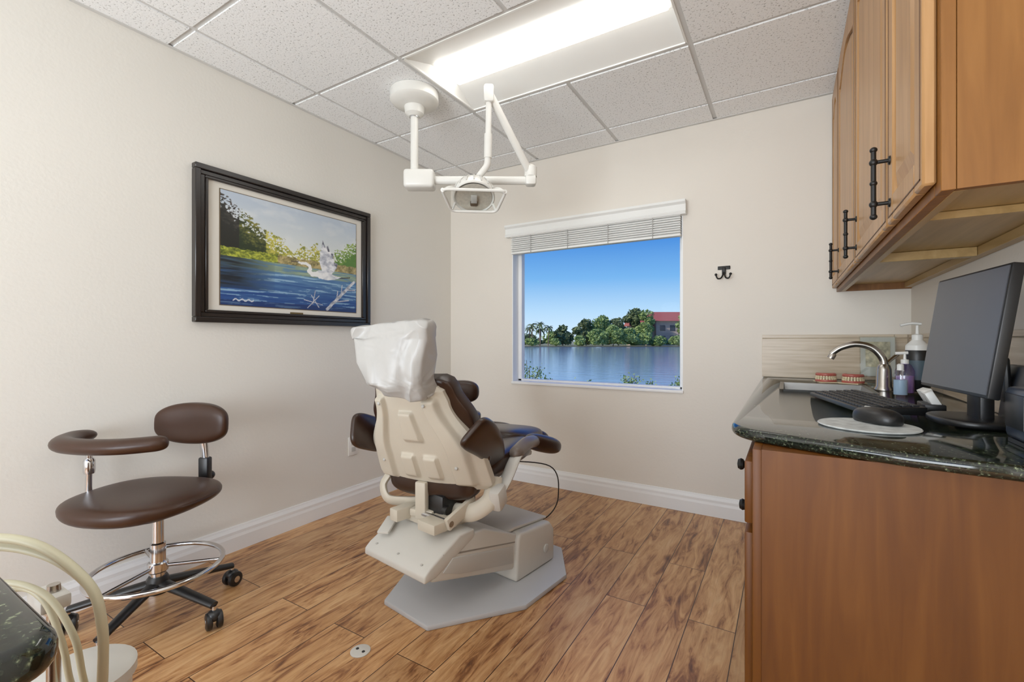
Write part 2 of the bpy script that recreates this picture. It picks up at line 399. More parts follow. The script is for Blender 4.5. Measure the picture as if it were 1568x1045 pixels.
def inpoly(u,v,poly):
    c=False; j=len(poly)-1
    for i in range(len(poly)):
        xi,yi=poly[i];xj,yj=poly[j]
        if ((yi>v)!=(yj>v)) and (u<(xj-xi)*(v-yi)/(yj-yi)+xi): c=not c
        j=i
    return c
def mixc(a,b,t): 
    t=max(0,min(1,t)); return tuple(a[i]*(1-t)+b[i]*t for i in range(3))
neck=[(0.50,0.475),(0.53,0.465),(0.565,0.47),(0.595,0.45),(0.60,0.42),(0.59,0.395),(0.615,0.37),(0.66,0.375)]
body=[(0.63,0.39),(0.67,0.42),(0.74,0.415),(0.81,0.38),(0.86,0.375),(0.81,0.345),(0.74,0.325),(0.67,0.335)]
wing1=[(0.70,0.40),(0.675,0.50),(0.68,0.60),(0.70,0.70),(0.72,0.665),(0.73,0.69),(0.745,0.63),(0.77,0.64),(0.775,0.57),(0.80,0.56),(0.795,0.50),(0.82,0.48),(0.80,0.43),(0.77,0.39)]
wing1b=[(0.685,0.60),(0.70,0.74),(0.725,0.67),(0.745,0.70),(0.765,0.62),(0.79,0.62),(0.795,0.53),(0.83,0.52),(0.82,0.46),(0.79,0.47),(0.76,0.56),(0.72,0.60)]
def segd(u,v,a,b):
    ax,ay=a;bx,by=b; dx,dy=bx-ax,(by-ay); t=max(0,min(1,((u-ax)*dx+(v-ay)*dy)/(dx*dx+dy*dy)))
    return math.hypot(u-ax-t*dx,(v-ay-t*dy)*0.69)
logs=[((0.74,0.02),(0.98,0.34),0.012),((0.80,0.10),(0.93,0.13),0.004),((0.86,0.19),(0.87,0.29),0.004),((0.82,0.12),(0.83,0.22),0.004),((0.9,0.24),(0.99,0.25),0.004),((0.58,0.02),(0.67,0.15),0.003),((0.61,0.15),(0.67,0.03),0.003),((0.64,0.20),(0.62,0.06),0.0025),((0.55,0.10),(0.70,0.06),0.0025)]
def art(u,v):
    hz=0.43
    n1=fbm(u*6,v*9); n2=fbm(u*26,v*30); n3=fbm(u*5,v*55)
    if v>hz:
        c=mixc((226,230,224),(184,198,214),(v-0.55)/0.4)
        c=mixc(c,(232,234,234),max(0,n1*0.9))
        h=0.62+0.03*math.sin(u*23)+0.025*math.sin(u*51)
        if u<0.13: h=0.98-u*0.9
        elif u<0.30: h=0.86-(u-0.13)*0.9
        elif u<0.42: h=0.70-(u-0.30)*0.6
        if u>0.80: h=0.64+(u-0.80)*0.8
        d=h+n2*0.09-v
        fine=fbm(u*80,v*70,3)
        sparse = (fine>0.0 if u<0.16 else fine>-0.1)
        if d>0 and (sparse or d>0.12):
            t=d/0.18
            if u<0.11: c=mixc((84,74,70),(22,26,22),t*.8+n2*.5+fine*.5)
            elif u<0.28: c=mixc((132,128,56),(30,44,22),t*0.7+n2*.7+fine*.7)
            elif u<0.8: c=mixc((200,190,80),(92,106,42),t*0.5+n2*.9+fine*.8)
            else: c=mixc((152,176,76),(76,118,44),t+n2*.6+fine*.5)
        if v<0.51+n2*0.03:
            c=mixc((182,188,62),(60,74,24),0.4+n2+fine*.8) if u<0.36 else mixc((190,170,116),(104,98,56),0.4+n2+fine*.8)
    else:
        t=v/hz
        c=mixc((22,60,126),(112,156,190),t*0.9+n3*0.6)
        if n3>0.2: c=mixc(c,(168,202,222),0.6)
        if t>0.78: c=mixc(c,(150,158,100),0.6*(1 if n3>-.1 else 0.3))
        if u<0.34 and t>0.35: c=mixc(c,(14,24,34),min(.88,(0.36-u)*3.4)*(0.85+n3))
        if v<0.05: c=mixc(c,(12,30,74),0.5)
    for a,b_,w_ in logs:
        if segd(u,v,a,b_)<w_*(1+.5*n2): c=mixc((222,224,228),(120,124,140),0.4+n2)
    if inpoly(u,v,wing1b): c=mixc((76,78,92),(180,184,196),0.35+n2*1.6)
    if inpoly(u,v,wing1): c=mixc((240,241,244),(150,156,172),0.25+n2*1.4)
    if inpoly(u,v,body): c=mixc((244,244,245),(170,176,190),0.2+n2)
    for i in range(len(neck)-1):
        if segd(u,v,neck[i],neck[i+1])<(0.007+0.0017*i): c=(242,242,241)
    if segd(u,v,(0.455,0.468),(0.505,0.475))<0.005: c=(96,86,68)
    if segd(u,v,(0.85,0.365),(0.94,0.385))<0.004: c=(70,62,50)
    if 0.07<u<0.20 and abs(v-0.05-0.008*math.sin(u*160))<0.006: c=(200,204,212)
    return c
V=[];F=[];C=[]
for j in range(NV+1):
    for i in range(NU+1):
        u=i/NU; vv=j/NV
        V.append((xw+.018,A0+(A1-A0)*u,B0+(B1-B0)*vv)); C+=list(lin(art(u,vv)))
for j in range(NV):
    for i in range(NU):
        a=j*(NU+1)+i; F.append((a,a+1,a+NU+2,a+NU+1))
m_art,nt,b=newmat('heron_canvas'); at=nt.nodes.new('ShaderNodeVertexColor'); at.layer_name='Col'
nt.links.new(at.outputs[0],b.inputs['Base Color']); b.inputs['Roughness'].default_value=0.4
me=bpy.data.meshes.new('canvas'); me.from_pydata(V,[],F); ca=me.color_attributes.new('Col','FLOAT_COLOR','POINT'); ca.data.foreach_set('color',C)
me.materials.append(m_art); o=bpy.data.objects.new('canvas',me); S.collection.objects.link(o); o.parent=p
# ------------------------------------------------------------------ outlet, hook, floor cap
e=empty('wall_outlet',(XL,2.03,0.39))
box('cover_plate',0.0005,.007,-.038,.038,-.06,.06,m_white,e,bv=.002)
for s in (-.022,.022): cbox('socket_%d'%(s>0),(.008,0,s),(.003,.034,.03),m_grey,e,bv=.001)
e=empty('coat_hook',(-0.331,YB,1.492))
cbox('back_plate',(0,-.004,.03),(.07,.007,.022),m_blackm,e,bv=.003)
cbox('stem',(0,-.01,0.01),(.022,.012,.045),m_blackm,e,bv=.004)
for s in (-1,1):
    tube('prong_%d'%s,[(0,-.012,.005),(s*.012,-.03,-.032),(s*.030,-.045,-.038),(s*.040,-.045,-.018)],.0045,m_blackm,e)
    sell('tip_%d'%s,(.008,.008,.008),(s*.040,-.045,-.014),m_blackm,e,nu=16,nv=10)
e=empty('floor_outlet_cap',(-1.274,1.093,0))
lathe('cap',[(0.001,.0005),(.034,.0005),(.034,.003),(.031,.0045),(.001,.0045)],(0,0,0),m_beige,e)
for s in (-1,1): lathe('screw_%d'%s,[(.001,.004),(.006,.004),(.005,.006),(.001,.006)],(s*.015,0,0),m_black,e,seg=12)
# ------------------------------------------------------------------ base cabinet
CZ=0.87
bc=empty('base_cabinet',(0,0,0))
cyN=1.165; cxF=-0.050
box('carcass',cxF,XR-.002,cyN,YB-.002,0.0,CZ-.03,m_basewood,bc)
box('face_frame',cxF-.018,cxF,cyN-.002,YB-.002,0.09,CZ-.03,m_basewood,bc,bv=.002)
ydiv=[1.18,1.62,2.06,2.50,2.94]
for k in range(4):
    a,b_=ydiv[k]+.012,ydiv[k+1]-.012
    box('drawer_%d'%k,cxF-.036,cxF-.018,a,b_,0.66,CZ-.065,m_basewood,bc,bv=.004)
    box('door_%d_slab'%k,cxF-.036,cxF-.018,a,b_,0.11,0.64,m_basewood,bc,bv=.004)
    box('door_%d_panel'%k,cxF-.039,cxF-.035,a+.06,b_-.06,0.17,0.58,m_basewood,bc,bv=.003)
    for z,yk in ((0.745,(a+b_)/2),(0.618,a+.26)):
        lathe('knob_%d_%d'%(k,int(z*100)),[(.006,0),(.005,.012),(.014,.018),(.016,.024),(.012,.031),(.001,.033)],(cxF-.036,yk,z),m_blackm,bc,rot=(0,-math.pi/2,0),seg=18)
poly=[(XR-.002,YB-.002),(-0.127,YB-.002),(-0.127,1.36)]
for i in range(9):
    t=i/8*math.radians(78); r_=.11
    poly.append((-0.127+r_-r_*math.cos(t),1.345-r_*math.sin(t)*1.15))
poly+=[(0.06,1.18),(0.20,1.135),(0.36,1.115),(XR-.002,1.11)]
ct=empty('granite_countertop',(0,0,0))
SK=(-0.02,0.30,2.30,2.68)
ctop=prism('slab',poly,CZ-.029,CZ,m_gran,ct,bv=.012,seg=4)
cut=box('sink_cutter',SK[0],SK[1],SK[2],SK[3],CZ-.2,CZ+.1,m_gran)
car=[c for c in bc.children if c.name.startswith('carcass')][0]
for tgt in (ctop,car):
    bo=tgt.modifiers.new('b','BOOLEAN'); bo.object=cut; bo.operation='DIFFERENCE'; bo.solver='EXACT'
    bpy.context.view_layer.update()
    dg=bpy.context.evaluated_depsgraph_get(); nm=bpy.data.meshes.new_from_object(tgt.evaluated_get(dg)); tgt.modifiers.clear(); tgt.data=nm
bpy.data.objects.remove(cut)
sk=empty('steel_sink',(0,0,0))
x0,x1,y0,y1=SK; i_=.03; zb=CZ-.15
V=[(x0-.012,y0-.012,CZ+.003),(x1+.012,y0-.012,CZ+.003),(x1+.012,y1+.012,CZ+.003),(x0-.012,y1+.012,CZ+.003),
   (x0+.004,y0+.004,CZ+.001),(x1-.004,y0+.004,CZ+.001),(x1-.004,y1-.004,CZ+.001),(x0+.004,y1-.004,CZ+.001),
   (x0+i_,y0+i_,zb),(x1-i_,y0+i_,zb),(x1-i_,y1-i_,zb),(x0+i_,y1-i_,zb)]
F=[]
for k in (0,4):
    for q in range(4): F.append((k+q,k+(q+1)%4,k+4+(q+1)%4,k+4+q))
F.append((8,9,10,11))
put('basin',V,F,m_sink,sk)
lathe('drain',[(.001,0),(.03,0),(.034,.003),(.001,.002)],((x0+x1)/2,(y0+y1)/2,zb+.001),m_chrome,sk)
fc=empty('sink_faucet',(0.352,2.49,CZ))
lathe('base',[(.001,.0005),(.034,.0005),(.034,.008),(.028,.018),(.026,.09),(.022,.105),(.016,.112),(.001,.113)],(0,0,0),m_nickel,fc)
tube('spout',[(0,0,.09),(-.005,0,.135),(-.04,0,.18),(-.095,0,.196),(-.15,0,.18),(-.185,0,.152)],.0125,m_nickel,fc,k=10,taper=lambda t:1.25-.3*t)
lathe('aerator',[(.001,0),(.014,0),(.014,.02),(.011,.026),(.001,.026)],(-.188,0,.132),m_nickel,fc,rot=(0,.5,0),seg=20)
tube('lever',[(0.0,.0,.105),(.02,.02,.125),(.05,.045,.15)],.008,m_nickel,fc,flat=(.7,1.3))
bs=empty('tile_backsplash',(0,0,0))
bx=[]
for (z0,z1) in ((CZ+.001,CZ+.222),(CZ+.225,CZ+.243)):
    xx=-0.127
    while xx<XR-.01:
        x2=min(xx+.60,XR-.014); bx.append((xx,x2-.002,YB-.012,YB-.001,z0,z1)); xx+=.60
    yy=YB-.014
    while yy>1.12:
        y2=max(yy-.60,1.12); bx.append((XR-.012,XR-.001,y2+.002,yy,z0,z1)); yy-=.60
boxes('tiles',bx,m_trav,bs,bv=.001)
boxes('grout_bed',[(-0.126,XR-.002,YB-.009,YB-.0005,CZ,CZ+.242),(XR-.009,XR-.0005,1.12,YB-.009,CZ,CZ+.242)],m_grout,bs)
# ------------------------------------------------------------------ wall cabinets
wc=empty('wall_cabinet',(0,0,0))
ux=0.228; uy0=1.065; uz=1.345; ut=2.43
box('side_panel',ux+.021,XR-.002,uy0+.001,uy0+.018,uz+.001,ut,m_sidewood,wc)
box('side_far',ux+.021,XR-.002,YB-.02,YB-.002,uz+.001,ut,m_sidewood,wc)
box('bottom_board',ux+.021,XR-.015,uy0+.019,YB-.021,uz+.034,uz+.046,m_underwood,wc)
box('back_board',XR-.014,XR-.002,uy0+.019,YB-.021,uz+.034,ut,m_underwood,wc)
box('top_board',ux+.021,XR-.015,uy0+.019,YB-.021,ut-.018,ut,m_sidewood,wc)
boxes('bottom_rails',[(ux+.021,ux+.038,uy0+.019,YB-.021,uz+.001,uz+.033),(XR-.03,XR-.002,uy0+.019,YB-.021,uz+.006,uz+.033),(ux+.039,XR-.031,1.98,2.02,uz+.004,uz+.033),(ux+.039,XR-.031,1.40,1.42,uz+.016,uz+.033)],m_underwood,wc,bv=.001)
boxes('face_frame',[(ux,ux+.02,uy0+.041,YB-.043,uz,uz+.04),(ux,ux+.02,uy0+.041,YB-.043,ut-.06,ut),(ux,ux+.02,uy0,uy0+.04,uz,ut),(ux,ux+.02,YB-.042,YB-.002,uz,ut)]+[(ux+.001,ux+.019,q-.02,q+.02,uz+.041,ut-.061) for q in (1.425,2.045,2.695)],m_sidewood,wc,bv=.001)
drs=[(1.085,1.42),(1.43,2.04),(2.05,2.69),(2.70,3.03)]
for k,(a,b_) in enumerate(drs):
    z0,z1=uz+.018,ut-.03; xf=ux-.021
    st=.062
    am,hw=(a+b_)/2,(b_-a)/2-st
    def archz(y,base): return base+.07*max(0,math.cos((y-am)/max(hw,.01)*math.pi/2))**1.5
    boxes('door_%d_frame'%k,[(xf,ux-.001,a,a+st,z0,z1),(xf,ux-.001,b_-st,b_,z0,z1),(xf,ux-.001,a+st,b_-st,z0,z0+st)],m_upwood,wc,bv=.004)
    top=[(am-hw+2*hw*i/16,archz(am-hw+2*hw*i/16,z1-st-.08)) for i in range(17)]
    prism('door_%d_arch_rail'%k,top+[(b_-st,z1),(a+st,z1)],xf,ux-.001,m_upwood,wc,axis='x')
    box('door_%d_recess'%k,xf+.010,ux-.002,a+st-.002,b_-st+.002,z0+st-.002,z1-.01,m_glaze,wc)
    def ringp(ins,zin):
        pts=[(a+st+ins,z0+st+ins),(b_-st-ins,z0+st+ins)]
        h2=hw-ins
        for i in range(17):
            y=am+h2-2*h2*i/16
            pts.append((y,archz(am+(y-am)*hw/h2,z1-st-.08)-ins))
        return [(zin,q[0],q[1]) for q in pts]
    A_=ringp(.005,xf+.009); B_=ringp(.035,xf+.001); nA=len(A_)
    V=A_+B_; F=[(i,(i+1)%nA,nA+(i+1)%nA,nA+i) for i in range(nA)]+[tuple(range(nA,2*nA)),tuple(range(nA))[::-1]]
    put('door_%d_panel'%k,V,F,m_upwood,wc)
    boxes('door_%d_bead'%k,[(xf-.001,xf+.001,a+.014,a+.017,z0+.014,z1-.014),(xf-.001,xf+.001,b_-.017,b_-.014,z0+.014,z1-.014),(xf-.001,xf+.001,a+.014,b_-.014,z0+.014,z0+.017)],m_glaze,wc)
for k,yh in enumerate((1.385,2.00,2.65)):
    xb=ux-.052
    rod('pull_%d_bar'%k,(xb,yh,1.385),(xb,yh,1.535),.0055,m_blackm,wc)
    for z in (1.41,1.51):
        rod('pull_%d_post_%d'%(k,int(z*100)),(xb,yh,z),(ux-.021,yh,z),.0045,m_blackm,wc)
        lathe('pull_%d_rose_%d'%(k,int(z*100)),[(.001,0),(.011,0),(.009,.004),(.001,.004)],(ux-.021,yh,z),m_blackm,wc,rot=(0,-math.pi/2,0),seg=16)
        sell('pull_%d_ball_%d'%(k,int(z*100)),(.009,.009,.009),(xb,yh,z),m_blackm,wc,nu=14,nv=8)
    for z in (1.38,1.46,1.54): sell('pull_%d_bead_%d'%(k,int(z*100)),(.008,.008,.007),(xb,yh,z),m_blackm,wc,nu=14,nv=8)
# ------------------------------------------------------------------ monitor
mo=empty('computer_monitor',(0.355,1.565,CZ),math.radians(7))
m_screen=M('screen_grey',(62,64,70),0.3,var=.02)
def tilt(o,piv=(0,0,.09),ang=math.radians(8)):
    Mx=Matrix.Translation(Vector(piv))@Matrix.Rotation(ang,4,'Y')@Matrix.Translation(-Vector(piv)); o.data.transform(Mx); return o
tilt(box('bezel',-.004,.018,-.178,.178,.086,.386,m_black,mo,bv=.003))
tilt(box('screen',-.006,-.003,-.172,.172,.094,.380,m_screen,mo))
tilt(cbox('rear_housing',(.03,0,.235),(.035,.22,.2),m_black,mo,bv=.012))
cbox('neck',(.055,0,.12),(.03,.07,.22),m_black,mo,bv=.008)
sell('foot',(.080,.10,.012),(.045,0.02,.0125),m_black,mo,e1=.5,e2=.8)
kb=empty('computer_keyboard',(0.205,1.90,CZ),math.radians(14))
prism('tray',[(-.08,.001),(.08,.001),(.08,.026),(-.08,.014)],-.225,.225,m_black,kb,axis='y',bv=.003)
kk=[]
for r_ in range(6):
    for c_ in range(20):
        x=-.068+r_*.0235; y=-.213+c_*.0215
        z=.014+(x+.08)/.16*.012
        kk.append((x,x+.018,y,y+.0175,z-.001,z+.006))
boxes('keys',kk,M('key_black',(32,32,34),0.45),kb,bv=.0015)
ms=empty('mouse_pad',(0.17,1.43,CZ)); 
lathe('pad',[(.001,.0008),(.102,.0008),(.104,.003),(.102,.005),(.001,.005)],(0,0,0),M('pad_white',(196,200,198),0.5,var=.25,vs=40),ms)
mm=empty('computer_mouse',(0.195,1.475,CZ+.0165),math.radians(35))
sell('shell',(.036,.060,.026),(0,0,.001),m_black,mm,e1=.8,e2=.8,fn=lambda v:(v.x,v.y,max(v.z,-.011)))
cbox('wheel',(0,.028,.023),(.006,.018,.008),m_grey,mm,bv=.002)
sp=empty('desktop_speaker',(0.452,1.325,CZ))
m_blueblk=M('speaker_body',(44,52,66),0.3)
cbox('cabinet',(0,0,.064),(.11,.12,.108),m_blueblk,sp,bv=.012,seg=3)
cbox('grille',(-.056,0,.07),(.004,.09,.07),m_black,sp,bv=.002)
cbox('base',(0,0,.0055),(.1,.11,.009),m_black,sp)
ph=empty('desk_phone',(0.500,1.66,CZ))
prism('body',[(-.012,.001),(.025,.001),(.025,.15),(.005,.15)],-.09,.09,m_black,ph,axis='y',bv=.006)
cbox('handset',(-.008,.05,.11),(.016,.045,.12),m_black,ph,rot=(0,-.05,0),bv=.007)
ch=empty('business_card_stack',(0.372,1.86,CZ))
for k in range(2):
    cbox('cards_%d'%k,(0,-.018+.036*k,.038+.004*k),(.02,.05,.045),m_white,ch,rot=(0,-.5,.2*k),bv=.001)
cbox('holder',(.004,.0,.012),(.05,.1,.022),m_black,ch,bv=.004)
so=empty('soap_pump_bottle',(0.462,2.50,CZ))
lathe('body',[(.001,.001),(.038,.001),(.042,.008),(.042,.15),(.036,.19),(.016,.212),(.014,.222),(.001,.222)],(0,0,0),m_black,so)
lathe('label',[(.0425,.05),(.0428,.05),(.0428,.13),(.0425,.13)],(0,0,0),M('label_grey',(70,90,100),.5),so)
lathe('shoulder',[(.039,.172),(.038,.192),(.018,.214),(.018,.235),(.012,.238),(.006,.24),(.005,.275),(.001,.275)],(0,0,0),m_white,so)
tube('nozzle',[(.012,0,.281),(-.02,0,.284),(-.055,0,.276)],.008,m_white,so,flat=(.7,1.2))
lo=empty('lotion_bottle',(0.405,2.40,CZ))
lathe('body',[(.001,.001),(.028,.001),(.031,.006),(.031,.09),(.02,.115),(.012,.12),(.001,.12)],(0,0,0),m_lilac,lo)
lathe('liquid',[(.001,.003),(.027,.003),(.028,.07),(.001,.07)],(0,0,0),M('lotion_lilac',(196,170,214),.3),lo)
lathe('pump',[(.013,.118),(.013,.135),(.005,.137),(.004,.16),(.001,.16)],(0,0,0),m_white,lo,seg=18)
tube('nozzle',[(.01,0,.163),(-.03,0,.160)],.006,m_white,lo)
lo=empty('sanitizer_bottle',(0.375,2.30,CZ))
lathe('body',[(.001,.001),(.022,.001),(.024,.005),(.024,.08),(.01,.098),(.001,.098)],(0,0,0),m_clear,lo)
lathe('gel',[(.001,.003),(.021,.003),(.021,.06),(.001,.06)],(0,0,0),M('gel_blue',(170,196,224),.2),lo)
lathe('cap',[(.011,.097),(.011,.118),(.006,.122),(.001,.122)],(0,0,0),m_white,lo,seg=18)
bk=empty('sign_holder',(0.395,2.985,CZ))
cbox('sheet',(0,-.01,.128),(.14,.003,.2),M('paper',(214,212,200),.6),bk,rot=(-.12,0,0))
cbox('print',(0,-.0135,.14),(.10,.002,.13),M('print_olive',(186,178,146),.6,var=.5,vs=45),bk,rot=(-.12,0,0))
cbox('cover',(0,-.016,.128),(.15,.002,.21),m_clear,bk,rot=(-.12,0,0))
cbox('foot',(0,-.035,.008),(.15,.06,.006),m_clear,bk)
m_gum=M('denture_gum',(178,88,76),0.3); m_tooth=M('denture_tooth',(226,210,170),0.3)
for k,(x,y,a) in enumerate(((0.165,2.80,.3),(0.275,2.78,-.5))):
    d=empty('dental_model',(x,y,CZ),a)
    for nm_,z,rr in (('base',.010,.038),('upper',.040,.036)):
        arc=[(rr*math.cos(t),-rr*1.1*math.sin(t),z) for t in [math.pi*(-.05+1.1*i/12) for i in range(13)]]
        tube('gum_'+nm_,arc,.009,m_gum,d,curve=False)
        for i in range(0,13):
            cbox('tooth_%s_%d'%(nm_,i),(arc[i][0]*1.08,arc[i][1]*1.08,.0200 if nm_=='base' else .0300),(.009,.009,.010),m_tooth,d,rot=(0,0,-math.pi*i/12),bv=.002)
    cbox('stand',(0,-.005,.003),(.085,.09,.004),m_tooth,d)
# ------------------------------------------------------------------ foreground counter
fcn=empty('side_cabinet',(0,0,0))
pl=[(-1.25,-0.7),(-0.455,-0.7)]
for i in range(7):
    t=i/6*math.pi/2; pl.append((-0.485+.03*math.cos(t),0.092+.03*math.sin(t)))
pl.append((-1.25,0.122))
prism('granite_top',pl,CZ-.030,CZ,m_gran,fcn,bv=.012,seg=4)
box('carcass',-1.23,-0.485,-0.68,0.09,0,CZ-.031,m_basewood,fcn)
box('door',-0.484,-0.466,-0.66,0.07,0.1,CZ-.06,m_basewood,fcn,bv=.004)
du=empty('dental_delivery_unit',(0,0,0))
lathe('canister',[(.001,.0),(.09,.0),(.095,.01),(.095,.27),(.105,.275),(.105,.298),(.095,.305),(.001,.306)],(-1.43,.40,0),m_beige,du)
rod('post',(-1.352,.335,.305),(-1.352,.335,.50),.012,m_nickel,du)
rod('handpiece',(-1.352,.335,.50),(-1.352,.335,.56),.016,m_nickel,du,r2=.011)
cbox('holder',(-1.36,.33,.53),(.09,.05,.03),m_beige,du,bv=.006)
def sh(P,dx,dy=0,dz=0): return [(a+dx,b_+dy,c+dz) for a,b_,c in P]
H1=[(-1.32,.12,.66),(-1.25,.20,.705),(-1.14,.27,.700),(-1.04,.32,.63),(-1.02,.335,.55),(-1.05,.345,.44),(-1.12,.36,.30),(-1.20,.38,.18)]
tube('hose_1',sh(H1,-.085,.005),.0085,m_hose,du)
tube('hose_2',sh([(-1.32,.14,.64),(-1.24,.22,.685),(-1.14,.285,.67),(-1.06,.33,.61),(-1.045,.345,.53),(-1.07,.355,.42),(-1.14,.37,.30),(-1.22,.39,.18)],-.090,.005),.007,m_hose,du)
tube('hose_3',sh([(-1.33,.20,.55),(-1.30,.25,.60),(-1.22,.30,.58),(-1.17,.33,.50),(-1.19,.35,.40),(-1.25,.38,.28),(-1.33,.40,.20)],-.05),.006,m_hose,du)
tube('hose_4',sh([(-1.40,.22,.52),(-1.34,.28,.57),(-1.28,.31,.55),(-1.25,.33,.46),(-1.28,.35,.36),(-1.34,.38,.28)],-.03),.006,m_hose,du)
# ------------------------------------------------------------------ assistant stool
st=empty('assistant_stool',(-2.11,0.82,0),0)
def caster(par,x,y,a,k):
    lathe('caster_stem_%d'%k,[(.008,.05),(.008,.085),(.001,.085)],(x,y,0),m_chrome,par,seg=12)
    for s in (-1,1):
        cx_,cy_=x+s*.017*math.cos(a),y+s*.017*math.sin(a)
        lathe('wheel_%d_%d'%(k,s),[(.001,-.011),(.022,-.011),(.030,-.008),(.032,0),(.030,.008),(.022,.011),(.001,.011)],(cx_,cy_,.0325),m_black,par,rot=(math.pi/2,0,a+math.pi/2),seg=24)
        lathe('wheel_cap_%d_%d'%(k,s),[(.001,-.0125),(.013,-.0125),(.013,.0125),(.001,.0125)],(cx_,cy_,.0325),m_chrome,par,rot=(math.pi/2,0,a+math.pi/2),seg=16)
    sell('caster_hood_%d'%k,(.026,.026,.022),(x,y,.050),m_black,par,nu=18,nv=10)
for k in range(5):
    a=math.radians(16+72*k); R_=.275
    x,y=R_*math.cos(a),R_*math.sin(a)
    tube('leg_%d'%k,[(.02*math.cos(a),.02*math.sin(a),.135),(.12*math.cos(a),.12*math.sin(a),.118),(x,y,.088)],.019,m_black,st,flat=(.75,1.15),taper=lambda t:1.15-.35*t)
    caster(st,x,y,a+1.0+k*.8,k)
lathe('hub',[(.001,.10),(.036,.10),(.038,.15),(.03,.165),(.001,.165)],(0,0,0),m_black,st)
lathe('gas_column',[(.026,.15),(.026,.29),(.02,.295),(.019,.40),(.001,.40)],(0,0,0),m_chrome,st)
ring('foot_ring',(0,0,.195),.215,.0095,m_chrome,st)
for k in range(3):
    a=math.radians(50+120*k); rod('ring_spoke_%d'%k,(.02*math.cos(a),.02*math.sin(a),.20),(.215*math.cos(a),.215*math.sin(a),.195),.007,m_chrome,st)
lathe('ring_collar',[(.03,.18),(.034,.185),(.034,.215),(.03,.22),(.001,.22)],(0,0,0),m_chrome,st)
lathe('under_dome',[(.001,.385),(.07,.39),(.1,.405),(.13,.428),(.001,.43)],(-.02,-.02,0),m_black,st)
f=Vector((.45,-.89,0)).normalized(); t_=Vector((.89,.45,0)).normalized()
sc=Vector((-.03,-.03,.462))
an=math.atan2(t_.y,t_.x)
def saddle(v):
    r2_=(v.x/.25)**2
    return (v.x,v.y,v.z+.022*r2_-.016*(1-min(1,(v.y/.2)**2)) if v.z>0 else v.z+.020*r2_)
sell('seat',(.25,.225,.052),sc,m_leather,st,rot=(0,0,an),e1=.75,e2=.85,fn=saddle,nu=56,nv=28)
def L2(ft,tt,z): q=sc+f*ft+t_*tt; return (q.x,q.y,z)
bk_=L2(-.24,0.01,.718)
sell('backrest',(.165,.036,.090),bk_,m_leather,st,rot=(-.05,0,an),e1=.55,e2=.7,fn=lambda v:(v.x,v.y-.8*v.x*v.x,v.z*(1-.25*(v.x/.165)**2)),nu=56,nv=24)
tube('back_post',[L2(-.10,.02,.415),L2(-.23,.03,.40),L2(-.275,.03,.45),L2(-.275,.03,.56),L2(-.27,.02,.68)],.014,m_chrome,st,flat=(1,1.2))
cbox('back_clamp',L2(-.275,.03,.50),(.045,.035,.12),m_black,st,rot=(0,0,an),bv=.008)
sell('post_knob',(.02,.02,.02),L2(-.305,.03,.47),m_black,st,nu=16,nv=10)
cbox('back_plate',L2(-.25,.02,.40),(.05,.06,.05),m_black,st,rot=(0,0,an),bv=.008)
tube('arm_bracket',[L2(-.02,-.10,.42),L2(-.0,-.20,.415),L2(.0,-.235,.46),L2(0,-.235,.60),L2(.0,-.235,.68)],.011,m_chrome,st)
lathe('arm_collar',[(.017,0),(.019,.01),(.019,.05),(.014,.06),(.001,.06)],L2(0,-.235,.56),m_chrome,st,seg=20)
tube('arm_pad',[L2(-.05,-.262,.705),L2(.04,-.262,.705),L2(.13,-.20,.705),L2(.165,-.08,.705),L2(.165,.05,.708),L2(.13,.15,.712),L2(.10,.185,.714)],.033,m_leather,st,n=20,flat=(.85,1.15),roundend=True,k=10)
# ------------------------------------------------------------------ dental chair
dc=empty('dental_chair',(-1.28,1.313,0),math.radians(-8.45))
pl=[(-.135,0),(.135,0),(.335,.342),(.33,.648),(.165,.86),(-.165,.86),(-.33,.648),(-.335,.342)]
prism('floor_plate',pl,0.0,.022,m_plate,dc,bv=.006)
prism('pillar',[(.44,.022),(.735,.022),(.735,.17),(.70,.215),(.47,.23),(.455,.20)],-.20,.205,m_beige,dc,axis='x',bv=.014,seg=3)
prism('pillar_cover',[(.40,.232),(.47,.236),(.71,.216),(.72,.225),(.47,.25),(.40,.245)],-.165,.17,m_beige,dc,axis='x',bv=.004)
sell('pillar_bolt',(.008,.02,.02),(.208,.66,.10),m_grey,dc,nu=18,nv=10)
prism('lift_beam',[(-.02,.205),(.05,.29),(.10,.325),(.26,.315),(.50,.21),(.52,.10),(.44,.075),(.12,.165)],-.165,.185,m_beige,dc,axis='x',bv=.01,seg=3)
prism('beam_side_panel',[(.03,.222),(.08,.262),(.44,.178),(.44,.105),(.12,.185)],.183,.190,m_grey,dc,axis='x',bv=.003)
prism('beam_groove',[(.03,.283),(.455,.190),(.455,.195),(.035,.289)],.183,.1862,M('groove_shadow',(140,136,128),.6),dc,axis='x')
prism('front_hood',[(-.055,.212),(-.055,.24),(-.03,.26),(.12,.335),(.20,.335),(.20,.30),(.0,.215)],-.19,.187,m_beige,dc,axis='x',bv=.008,seg=3)
for k,(a,b_) in enumerate(((-.14,-.03),(.0,-.03),(.14,-.03))): sell('hood_screw_%d'%k,(.006,.006,.003),(a,b_,.262),m_grey,dc,nu=12,nv=6)
cbox('mech_base',(0,.19,.352),(.23,.20,.045),m_cream,dc,bv=.006)
cbox('mech_plate_left',(-.10,.10,.37),(.05,.16,.05),m_cream,dc,bv=.005)
cbox('mech_plate_right',(.09,.09,.365),(.10,.12,.04),m_cream,dc,bv=.005)
cbox('mech_motor',(.02,.22,.41),(.13,.2,.10),m_black,dc,bv=.02)
rod('mech_shaft',(-.14,.10,.375),(.16,.10,.375),.012,m_chrome,dc)
rod('mech_spring',(-.06,.14,.40),(.10,.14,.40),.018,m_black,dc)
